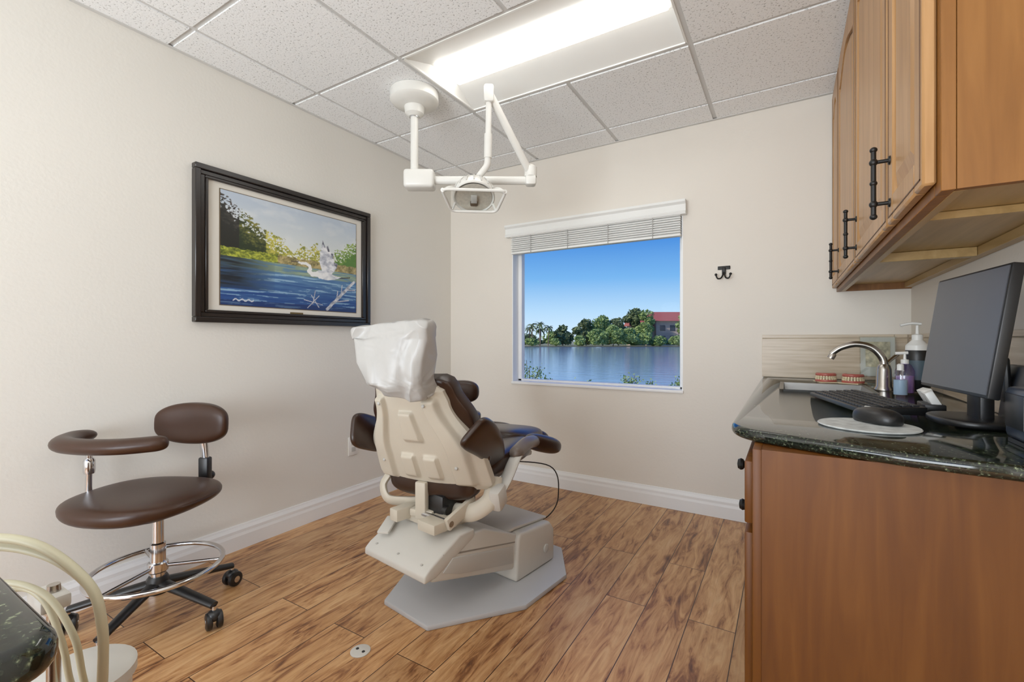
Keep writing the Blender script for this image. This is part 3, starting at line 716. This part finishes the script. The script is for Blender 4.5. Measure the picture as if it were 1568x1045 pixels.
cbox('mech_link',(.15,.16,.40),(.02,.16,.05),m_cream,dc,rot=(.35,0,0),bv=.004)
cbox('pedal_lever',(-.15,.03,.315),(.05,.10,.012),m_beige,dc,rot=(.3,0,.5),bv=.004)
up=empty('upper_body',(0,0,0)); up.parent=dc
wm=Matrix.Translation((-1.28,1.313,0))@Matrix.Rotation(math.radians(-8.45),4,'Z')
wu=Matrix.Translation((-1.265,1.433,0))@Matrix.Rotation(math.radians(8),4,'Z')
up.matrix_local=wm.inverted()@wu
def shellgrid(name,fw,fp,th,mat,par,ns=36,nt=40,bv=.006):
    V=[];F=[]
    for side in (0,1):
        for i in range(ns+1):
            s=i/ns
            for j in range(nt+1):
                t=-1+2*j/nt
                b_,z=fp(s,t); V.append((fw(s)*t,b_+(th if side else 0),z+(th*.35 if side else 0)))
    N=(ns+1)*(nt+1); w_=nt+1
    for i in range(ns):
        for j in range(nt):
            a=i*w_+j; F.append((a,a+1,a+w_+1,a+w_)); F.append((N+a,N+a+w_,N+a+w_+1,N+a+1))
    for j in range(nt):
        F.append((j,N+j,N+j+1,j+1)); a=ns*w_+j; F.append((a,a+1,N+a+1,N+a))
    for i in range(ns):
        a=i*w_; F.append((a,a+w_,N+a+w_,N+a)); a=i*w_+nt; F.append((a,N+a,N+a+w_,a+w_))
    o=put(name,V,F,mat,par); bevel(o,bv,3,50); return o
def lerp(s,pts):
    for i in range(len(pts)-1):
        if s<=pts[i+1][0]:
            u=(s-pts[i][0])/(pts[i+1][0]-pts[i][0]); u=u*u*(3-2*u); return pts[i][1]*(1-u)+pts[i+1][1]*u
    return pts[-1][1]
def sm(x,a,b_): 
    t=max(0,min(1,(x-a)/(b_-a))); return t*t*(3-2*t)
def fwS(s): return lerp(s,[(0,.245),(.06,.272),(.35,.262),(.85,.165),(.96,.155),(1,.135)])
def fpS(s,t):
    z=.485+.425*s; b_=-.20*s
    at_=abs(t)
    b_-=.028*(sm(at_,.50,.56)-sm(at_,.78,.86))*sm(s,.04,.08)*(1-sm(s,.86,.92))
    b_-=.022*(1-sm(at_,.14,.20))*sm(s,.46,.50)*(1-sm(s,.74,.78))
    b_-=.020*(1-sm(abs(at_-.20),.09,.14))*sm(s,.08,.12)*(1-sm(s,.30,.35))
    b_+=.055*at_**3.0
    return b_,z
shellgrid('back_shell',fwS,fpS,.03,m_cream,up,ns=80,nt=100)
def fwC(s): return lerp(s,[(0,.20),(.25,.27),(.6,.235),(.9,.185),(.98,.17),(1,.14)])
def fpC(s,t):
    z=.52+.42*s; b_=.045-.20*s+.035*abs(t)**2.5-.01
    return b_,z
shellgrid('back_cushion',fwC,fpC,.05,m_leather2,up,bv=.022)
cbox('label',(.0,-.200,.885),(.06,.003,.012),m_white,up,rot=(.44,0,0))
for k,(a,s) in enumerate(((-.17,.25),(.17,.25),(-.10,.84),(.10,.84))):
    b_,z=fpS(s,a/fwS(s)); sell('shell_screw_%d'%k,(.007,.005,.007),(a,b_-.002,z),m_grey,up,nu=12,nv=6)
sell('elbow_wing_left',(.018,.11,.075),(-.285,-.02,.685),m_leather2,up,rot=(-.35,-.20,.05),e1=.5,e2=.55,nu=44,nv=24)
sell('elbow_wing_right',(.020,.22,.062),(.270,.02,.672),m_leather2,up,rot=(-.62,.50,-.14),e1=.45,e2=.5,nu=44,nv=24,fn=lambda v:(v.x,v.y,v.z*(1-.30*(v.y/.22)) -.5*v.y*v.y))
sell('seat_cushion',(.27,.30,.06),(0,.32,.535),m_leather2,up,e1=.5,e2=.5,rot=(.0,0,0),nu=56,nv=20,fn=lambda v:(v.x,v.y,v.z+.03*(v.x/.27)**2))
cbox('seat_pan',(0,.28,.468),(.36,.44,.03),m_black,up,bv=.01)
sell('back_lumbar',(.21,.06,.07),(0,.05,.50),m_leather2,up,e1=.6,e2=.6)
sell('leg_cushion',(.205,.24,.06),(0,.72,.55),m_leather2,up,rot=(-.12,0,0),e1=.5,e2=.55,nu=48,nv=20)
sell('toe_cushion',(.13,.085,.058),(.085,.90,.505),m_leather2,up,rot=(-.35,0,.1),e1=.65,e2=.8,nu=40,nv=20)
sell('toe_cushion_left',(.11,.075,.055),(-.10,.92,.53),m_leather2,up,rot=(-.35,0,-.1),e1=.65,e2=.8,nu=40,nv=20)
cbox('leg_pan',(0,.62,.475),(.30,.40,.03),m_grey,up,rot=(-.12,0,0),bv=.01)
cbox('centre_stem',(-.02,-.015,.43),(.05,.03,.15),m_cream,up,bv=.006)
cbox('stem_foot',(-.02,.02,.375),(.11,.09,.03),m_cream,up,bv=.006)
tube('hook_left',[(-.22,.03,.50),(-.235,.01,.455),(-.20,.0,.405),(-.13,.03,.395),(-.08,.06,.395)],.02,m_cream,up,flat=(.7,1.3))
tube('hook_right',[(.25,.10,.52),(.26,.05,.45),(.20,.02,.40),(.10,.04,.38)],.022,m_cream,up,flat=(.8,1.6))
tube('arm_bracket_right',[(.265,.08,.44),(.29,.14,.51),(.295,.22,.575),(.295,.32,.60)],.026,m_beige,up,flat=(.6,1.2))
tube('armrest_rail_right',[(.295,.20,.59),(.30,.34,.615),(.30,.46,.60)],.032,M('arm_rail_grey',(104,92,84),.3),up,flat=(.9,1.0),roundend=True)
sell('armrest_right',(.052,.12,.042),(.315,.53,.575),m_leather2,up,rot=(-.30,0,-.35),e1=.75,e2=.7,nu=36,nv=18)
cbox('arm_hinge',(.285,.07,.455),(.05,.08,.09),m_beige,up,rot=(.3,0,0),bv=.015)
rod('arm_post_left',(-.24,.70,.50),(-.24,.70,.76),.012,m_chrome,up)
sell('arm_joint_left',(.024,.024,.03),(-.24,.69,.725),m_chrome,up,nu=20,nv=12)
sell('armrest_left_upper',(.108,.045,.066),(-.255,.72,.785),m_leather2,up,rot=(0,0,.5),e1=.75,e2=.7)
sell('armrest_left_lower',(.105,.09,.034),(-.23,.70,.650),m_leather2,up,rot=(0,0,.5),e1=.7,e2=.8)
for s in (-1,1): rod('headrest_bar_%d'%s,(s*.03,-.16,.86),(s*.03,-.22,1.0),.009,m_chrome,up)
sell('headrest_cushion',(.07,.018,.05),(0,-.222,1.00),m_leather2,up,rot=(.18,0,0),e1=.5,e2=.5)
def bagf(v):
    s=(v.z+.135)/.27
    s=max(0,min(1,s))
    wx=.66+.54*s**1.2
    x=v.x*wx+.028-.032*s; y=v.y*(1.3-1.0*s**2.2)
    def rdg(a,b_,c_): return 1-2*abs(noise.noise(Vector((a,b_,c_))))
    q=1 if v.y>0 else 0
    r1_=rdg(x*5+v.z*7+q*5+1.3,1.7,v.z*4-x*6); r2_=rdg(x*11-v.z*8,4.1+q*3,v.z*10+x*5)
    k=.046*(r1_-.5)+.020*(r2_-.4)
    y+= (-1 if v.y<0 else 1)*k*(1.05-.50*s)
    x+=.010*noise.noise(Vector((v.z*12,2,9)))*(1 if x>0 else -1)
    z=v.z+.006*noise.noise(Vector((x*14,0,5)))+(.012*(x/.15) if s>.8 else 0)-.03*x/.15*(1-sm(s,0,.4))
    return (x,y,z)
sell('plastic_cover',(.150,.062,.130),(.006,-.225,1.020),m_bag,up,rot=(.18,0,0.05),e1=.17,e2=.35,nu=180,nv=120,fn=bagf)
tube('power_cable',[(.10,.40,.50),(.34,.56,.46),(.37,.60,.30),(.32,.58,.20),(.22,.55,.16),(.15,.50,.12)],.003,m_black,up,k=10)
# ------------------------------------------------------------------ dental lamp
dl=empty('dental_operatory_light',(0,0,0))
fx,fy=-1.743,1.864
lathe('ceiling_flange',[(.001,H-.008),(.128,H-.008),(.13,H-.014),(.13,H-.055),(.12,H-.068),(.085,H-.08),(.055,H-.088),(.05,H-.125),(.03,H-.14),(.001,H-.14)],(fx,fy,0),m_lampw,dl,seg=48)
rod('drop_post',(fx,fy,H-.13),(fx,fy,1.98),.021,m_lampw,dl)
lathe('post_ring',[(.027,0),(.027,.012),(.001,.012)],(fx,fy,H-.145),m_chrome,dl,seg=28)
ad=Vector((-1.202-fx,2.194-fy,0)).normalized(); aa=math.atan2(ad.y,ad.x)
cbox('pivot_block',(fx+ad.x*.03,fy+ad.y*.03,1.955),(.165,.10,.10),m_lampw,dl,rot=(0,0,aa),bv=.018,seg=3)
ex,ey=-1.202,2.194
tube('horizontal_arm',[(fx+ad.x*.08,fy+ad.y*.08,1.955),(ex,ey,1.955)],.026,m_lampw,dl,curve=False,flat=(.9,.7))
cbox('elbow_block',(ex,ey,1.955),(.06,.06,.06),m_lampw,dl,rot=(0,0,aa),bv=.015)
rod('elbow_pin',(ex,ey,1.96),(ex,ey,2.04),.016,m_lampw,dl)
tx,ty,tz=-1.286,1.911,2.33
tube('sloped_arm',[(ex,ey,1.99),(tx,ty,tz)],.021,m_lampw,dl,curve=False,flat=(1.1,.8))
lathe('elbow_cuff',[(.001,0),(.034,0),(.034,.05),(.028,.056),(.001,.056)],(ex,ey,1.975),m_lampw,dl,seg=28)
cbox('top_knuckle',(tx,ty,tz-.01),(.05,.05,.09),m_lampw,dl,rot=(0,0,.6),bv=.012)
rod('drop_rod',(tx,ty,tz),(tx-.005,ty,2.0),.015,m_lampw,dl)
rod('drop_sleeve',(tx-.004,ty,2.12),(tx-.006,ty,2.0),.020,m_lampw,dl)
tube('head_yoke',[(tx-.006,ty,2.01),(tx-.012,ty,1.965),(tx-.035,ty-.015,1.925),(tx-.06,ty-.03,1.885)],.017,m_lampw,dl)
hd=empty('lamp_head',(0,0,0)); hd.parent=dl
hd.location=(-1.35,1.872,1.800); hd.rotation_euler=(math.radians(-30),0,math.radians(36))
lathe('housing',[(.001,.100),(.030,.098),(.060,.088),(.085,.066),(.100,.036),(.106,.008),(.106,.0),(.100,-.004),(.092,.002),(.075,.022),(.05,.038),(.001,.046)],(0,.0,0),m_lampw,hd,seg=48)
for k in range(7):
    a=math.radians(-150+20*k)
    tube('rib_%d'%k,[(.107*math.cos(a),.107*math.sin(a),.012),(.10*math.cos(a),.10*math.sin(a),.042),(.078*math.cos(a),.078*math.sin(a),.078)],.003,m_grey,hd,n=6)
m_refl=M('reflector',(214,208,194),0.3,metal=.3,var=.12,vs=60)
lathe('reflector',[(.090,.001),(.074,.020),(.05,.036),(.001,.044),(.001,.046)],(0,0,-.002),m_refl,hd,seg=40)
cbox('bulb_holder',(0,.035,.0),(.04,.03,.03),M('bulb_socket',(90,76,62),.4),hd,bv=.008)
sell('bulb',(.011,.02,.011),(0,.005,.0),m_clear,hd,nu=16,nv=10)
cbox('bulb_shield',(0,-.005,-.018),(.030,.05,.004),m_grey,hd,bv=.001)
fr=[(-.155,-.09,-.045),(.155,-.09,-.045),(.115,.075,-.02),(-.115,.075,-.02)]
def rr(c,n=6,rad=.03):
    out=[]
    m_=len(c)
    for i in range(m_):
        p0=Vector(c[i-1]);p1=Vector(c[i]);p2=Vector(c[(i+1)%m_])
        a=p1+(p0-p1).normalized()*rad; b_=p1+(p2-p1).normalized()*rad
        for j in range(n+1):
            t=j/n; out.append(a*(1-t)**2+p1*2*t*(1-t)+b_*t*t)
    return out
tube('shield_frame',rr(fr),.0075,m_lampw,hd,closed=True,n=10)
put('shield',[tuple(q) for q in fr],[(0,1,2,3)],m_clear,hd)
for s in (-1,1):
    tube('handle_%d'%s,[(s*.09,-.02,.03),(s*.12,-.04,.02),(s*.145,-.06,-.02),(s*.15,-.085,-.045)],.010,m_lampw,hd)
    rod('strut_%d'%s,(s*.09,.03,.01),(s*.11,.06,-.02),.007,m_lampw,hd)
tube('top_bail',[(-.08,0,.06),(-.05,0,.11),(.05,0,.11),(.08,0,.06)],.012,m_lampw,hd)

# ------------------------------------------------------------------ exterior
m_grass=M('grass',(104,126,66),0.9,var=.3,vs=3)
m_bank=M('shore_grass',(132,134,98),0.9,var=.3,vs=.3)
m_water,nt,b=newmat('lake_water'); v=texco(nt,(.35,1.0,1))
n=nd(nt,'ShaderNodeTexNoise'); n.inputs['Scale'].default_value=2.2; n.inputs['Detail'].default_value=6; nt.links.new(v,n.inputs['Vector'])
b.inputs['Base Color'].default_value=lin((124,142,164)); b.inputs['Roughness'].default_value=0.12
b.inputs['Specular IOR Level'].default_value=0.9
addbump(nt,b,n.outputs[0],0.18,0.08)
put('lake',[(-300,6,-.6),(200,6,-.6),(200,260,-.6),(-300,260,-.6)],[(0,1,2,3)],m_water)
put('lawn',[(-40,3.22,-.35),(30,3.22,-.35),(30,10,-.42),(0,11,-.62),(-40,13,-.62)],[(0,1,2,3,4)],m_grass)
put('far_shore',[(-140,38.5,-.52),(80,170.5,-.52),(-60,420,-.52),(-420,240,-.52)],[(0,1,2,3)],m_bank)
def leafmat(name,c1,c2):
    m,nt,b=newmat(name); v=texco(nt)
    n=nd(nt,'ShaderNodeTexNoise'); n.inputs['Scale'].default_value=1.3; n.inputs['Detail'].default_value=4; nt.links.new(v,n.inputs['Vector'])
    r=ramp(nt,n.outputs[0],[(0.35,lin(c1)),(0.65,lin(c2))]); nt.links.new(r.outputs[0],b.inputs['Base Color']); b.inputs['Roughness'].default_value=.8; return m
m_leafd=leafmat('leaf_dark',(72,88,48),(118,130,80)); m_leafl=leafmat('leaf_light',(100,128,60),(154,172,98)); m_leafp=leafmat('leaf_palm',(76,94,58),(120,134,82))
m_bark=M('bark',(124,108,92),.9)
def tree(name,x,y,h,wd,mat,nleaf=1800,ls=.38,z0=-.51,low=.05):
    e=empty(name,(x,y,z0))
    V=[];F=[]
    blobs=[]
    for i in range(14):
        a=random.uniform(0,6.28); rr_=random.uniform(0,.68)*wd/2
        blobs.append((rr_*math.cos(a),rr_*math.sin(a),h*random.uniform(low+.15,.84-.25*rr_/wd),random.uniform(.22,.42)*wd/2))
    blobs.append((0,0,h*.8,.2*h*.9))
    for i in range(nleaf):
        bx_,by_,bz,br_=random.choice(blobs)
        d=Vector((random.gauss(0,1),random.gauss(0,1),random.gauss(0,1))).normalized()*br_*random.uniform(.75,1.12)
        c=Vector((bx_,by_,bz))+Vector((d.x,d.y,d.z*.8))
        if c.z<0.5: c.z=.5+random.random()*.3
        u=Vector((random.gauss(0,1),random.gauss(0,1),random.gauss(0,1))).normalized(); w_=u.orthogonal().normalized()
        s=ls*random.uniform(.6,1.3); k=len(V)
        V+= [c-u*s-w_*s*.5,c+u*s-w_*s*.5,c+u*s+w_*s*.5,c-u*s+w_*s*.5]; F.append((k,k+1,k+2,k+3))
    me=bpy.data.meshes.new('foliage'); me.from_pydata([tuple(q) for q in V],[],F); me.materials.append(mat)
    o=bpy.data.objects.new('foliage',me); S.collection.objects.link(o); o.parent=e
    for i,(bx_,by_,bz,br_) in enumerate(blobs[:8]):
        sell('crown_core_%d'%i,(br_*.8,br_*.8,br_*.64),(bx_,by_,max(bz,br_*.66)),mat,e,nu=12,nv=8)
    if h>5: tube('trunk',[(0,0,0),(.1,.1,h*.3),(0,0,h*.6)],.025*h,m_bark,e,n=8,taper=lambda t:1.2-.8*t)
    return e
tree('oak_tree',-44.3,110.5,7.2,8.0,m_leafd,nleaf=3600,ls=.24); tree('oak_tree',-41.0,113.5,8.2,8.0,m_leafl,nleaf=3600,ls=.24)
tree('oak_tree',-37.6,116,7.6,7.8,m_leafd,nleaf=3600,ls=.24); tree('oak_tree',-34.0,118.5,10.2,6.8,m_leafd,nleaf=3600,ls=.24)
tree('oak_tree',-30.8,117.5,9.6,6.2,m_leafl,nleaf=3600,ls=.24,low=.15); tree('oak_tree',-21.0,119,9.0,6,m_leafl,nleaf=2400,ls=.24,low=.15); tree('oak_tree',-49.5,107.5,5.4,6.0,m_leafd)
for (x,y,h,w_) in ((-38.5,103.6,4.2,5.4),(-35.4,105.2,5.2,6.4),(-32.4,106.8,4.4,6),(-29.5,108.6,3.2,5),(-26,110.5,2.2,5),(-22.5,112.5,2.4,5),(-42.5,102.5,2.4,5),(-47.5,99.5,1.8,4),(-52.5,96.5,1.6,4)):
    tree('willow_shrub',x,y,h,w_,m_leafl,nleaf=1800,ls=.24,low=.0)
for i in range(16):
    x=-76+i*4.4
    if -37<x<-14: continue
    tree('shoreline_hedge',x,.6*x+152+random.uniform(0,3),random.uniform(3.0,4.4),7.5,m_leafd if i%2 else m_leafl,nleaf=800,ls=.36,low=.0)
def palm(x,y,h,k=0,z0=-.51,sc_=1.0):
    e=empty('palm_tree',(x,y,z0))
    tube('trunk',[(0,0,0),(.15,0,h*.5),(.1,.1,h)],.14*sc_,m_bark,e,n=8)
    V=[];F=[]
    for i in range(22):
        a=random.uniform(0,6.28); el=random.uniform(-.3,1.1); Ln=random.uniform(1.4,2.1)*sc_
        P=[]
        for j in range(6):
            t=j/5; rr_=Ln*t*math.cos(el*.7); zz=Ln*t*math.sin(el)-1.1*t*t*Ln*.6
            P.append(Vector((.1+rr_*math.cos(a),.1+rr_*math.sin(a),h+zz)))
        sd=Vector((-math.sin(a),math.cos(a),-.2))
        for j in range(5):
            w1=.18*sc_*math.sin(math.pi*(j+.3)/5.6)+.03; w2=.18*sc_*math.sin(math.pi*(j+1.3)/5.9)+.02
            q=len(V); V+=[P[j]-sd*w1,P[j]+sd*w1,P[j+1]+sd*w2,P[j+1]-sd*w2]; F.append((q,q+1,q+2,q+3))
    put('fronds',V,F,m_leafp,e)
for (x,y,h) in ((-55.6,102,5.2),(-54.2,104,4.2),(-52.9,101,5.4),(-57.5,104,4.4),(-59.5,101,4.8),(-51.2,102.5,4.6)): palm(x,y,h)
hs_=empty('lakeside_house',(-25.5,129.0,-.51),math.radians(31))
m_stucco=M('house_stucco',(196,174,156),.8); m_roof=M('red_roof',(160,80,68),.7,var=.12); m_hw=M('house_window',(60,70,84),.2)
box('walls',-7,7,-4,4,0,6.4,m_stucco,hs_)
prism('roof',[(-4.8,6.4),(4.8,6.4),(0,9.0)],-7.8,7.8,m_roof,hs_,axis='x')
box('wing',-13,-7,-2.5,3,0,5.2,m_stucco,hs_); prism('wing_roof',[(-3.2,5.2),(3.8,5.2),(.3,7.6)],-13.6,-7,m_roof,hs_,axis='x')
boxes('windows',[(x,x+1.4,-4.05,-3.98,z,z+1.5) for x in (-6,-3.4,-.8,1.8,4.4) for z in (1,3.8)]+[(x,x+1.3,-2.55,-2.48,z,z+1.4) for x in (-11.6,-9.2) for z in (.8,3.2)],m_hw,hs_)
def sprig(x,y,h,n_=60,mat=m_leafl,w_=.5):
    e=empty('lakeside_shrub',(x,y,-.55)); V=[];F=[]
    for k in range(7):
        a=random.uniform(0,6.28); top=Vector((w_*math.cos(a)*random.random(),w_*math.sin(a)*random.random(),h*random.uniform(.6,1)))
        tube('stem_%d'%k,[(0,0,0),(top.x*.4,top.y*.4,top.z*.5),tuple(top)],.008,m_bark,e,n=5,k=4)
        for i in range(n_):
            t=random.uniform(.3,1); c=top*t+Vector((random.gauss(0,.07),random.gauss(0,.07),random.gauss(0,.06)))
            u=Vector((random.gauss(0,1),random.gauss(0,1),random.gauss(0,1))).normalized(); ww=u.orthogonal().normalized(); s=.035
            q=len(V); V+=[c-u*s,c+ww*s*.5,c+u*s,c-ww*s*.5]; F.append((q,q+1,q+2,q+3))
    put('leaves',V,F,mat,e)
sprig(-5.75,10.4,1.15,w_=.7); sprig(-6.15,10.1,1.9,w_=.4); sprig(-5.2,10.7,.75); sprig(-3.35,11.2,.75,w_=.35); sprig(-4.4,10.9,.6,w_=.5); sprig(-2.2,11.4,.7,w_=.3); sprig(-2.9,11.4,.62,w_=.3)

# ------------------------------------------------------------------ world & sun
wd=bpy.data.worlds.new('sky'); S.world=wd; wd.use_nodes=True; nt=wd.node_tree; nt.nodes.clear()
o=nt.nodes.new('ShaderNodeOutputWorld'); bg=nt.nodes.new('ShaderNodeBackground'); tc=nt.nodes.new('ShaderNodeTexCoord'); sx=nt.nodes.new('ShaderNodeSeparateXYZ')
nt.links.new(tc.outputs['Generated'],sx.inputs[0])
r=ramp(nt,sx.outputs['Z'],[(0.0,lin((200,224,242))),(0.06,lin((166,205,238))),(0.13,lin((104,166,226))),(0.24,lin((28,106,200))),(1.0,lin((30,90,190)))])
nt.links.new(r.outputs[0],bg.inputs[0]); bg.inputs[1].default_value=0.95; nt.links.new(bg.outputs[0],o.inputs[0])
sun=bpy.data.lights.new('sun','SUN'); sun.energy=3.2; sun.angle=.01; sun.color=(1,.95,.86)
so_=bpy.data.objects.new('sun',sun); S.collection.objects.link(so_)
so_.rotation_euler=Vector((-.55,-.62,.58)).to_track_quat('Z','Y').to_euler()

# ------------------------------------------------------------------ camera
cam=bpy.data.cameras.new('camera'); co=bpy.data.objects.new('camera',cam); S.collection.objects.link(co)
cam.sensor_width=36; cam.lens=701/1568*36; cam.shift_y=-0.0016; cam.clip_start=.02; cam.clip_end=2000
co.location=(0,0,1.087); co.rotation_euler=(math.pi/2,0,math.radians(31.05)); S.camera=co
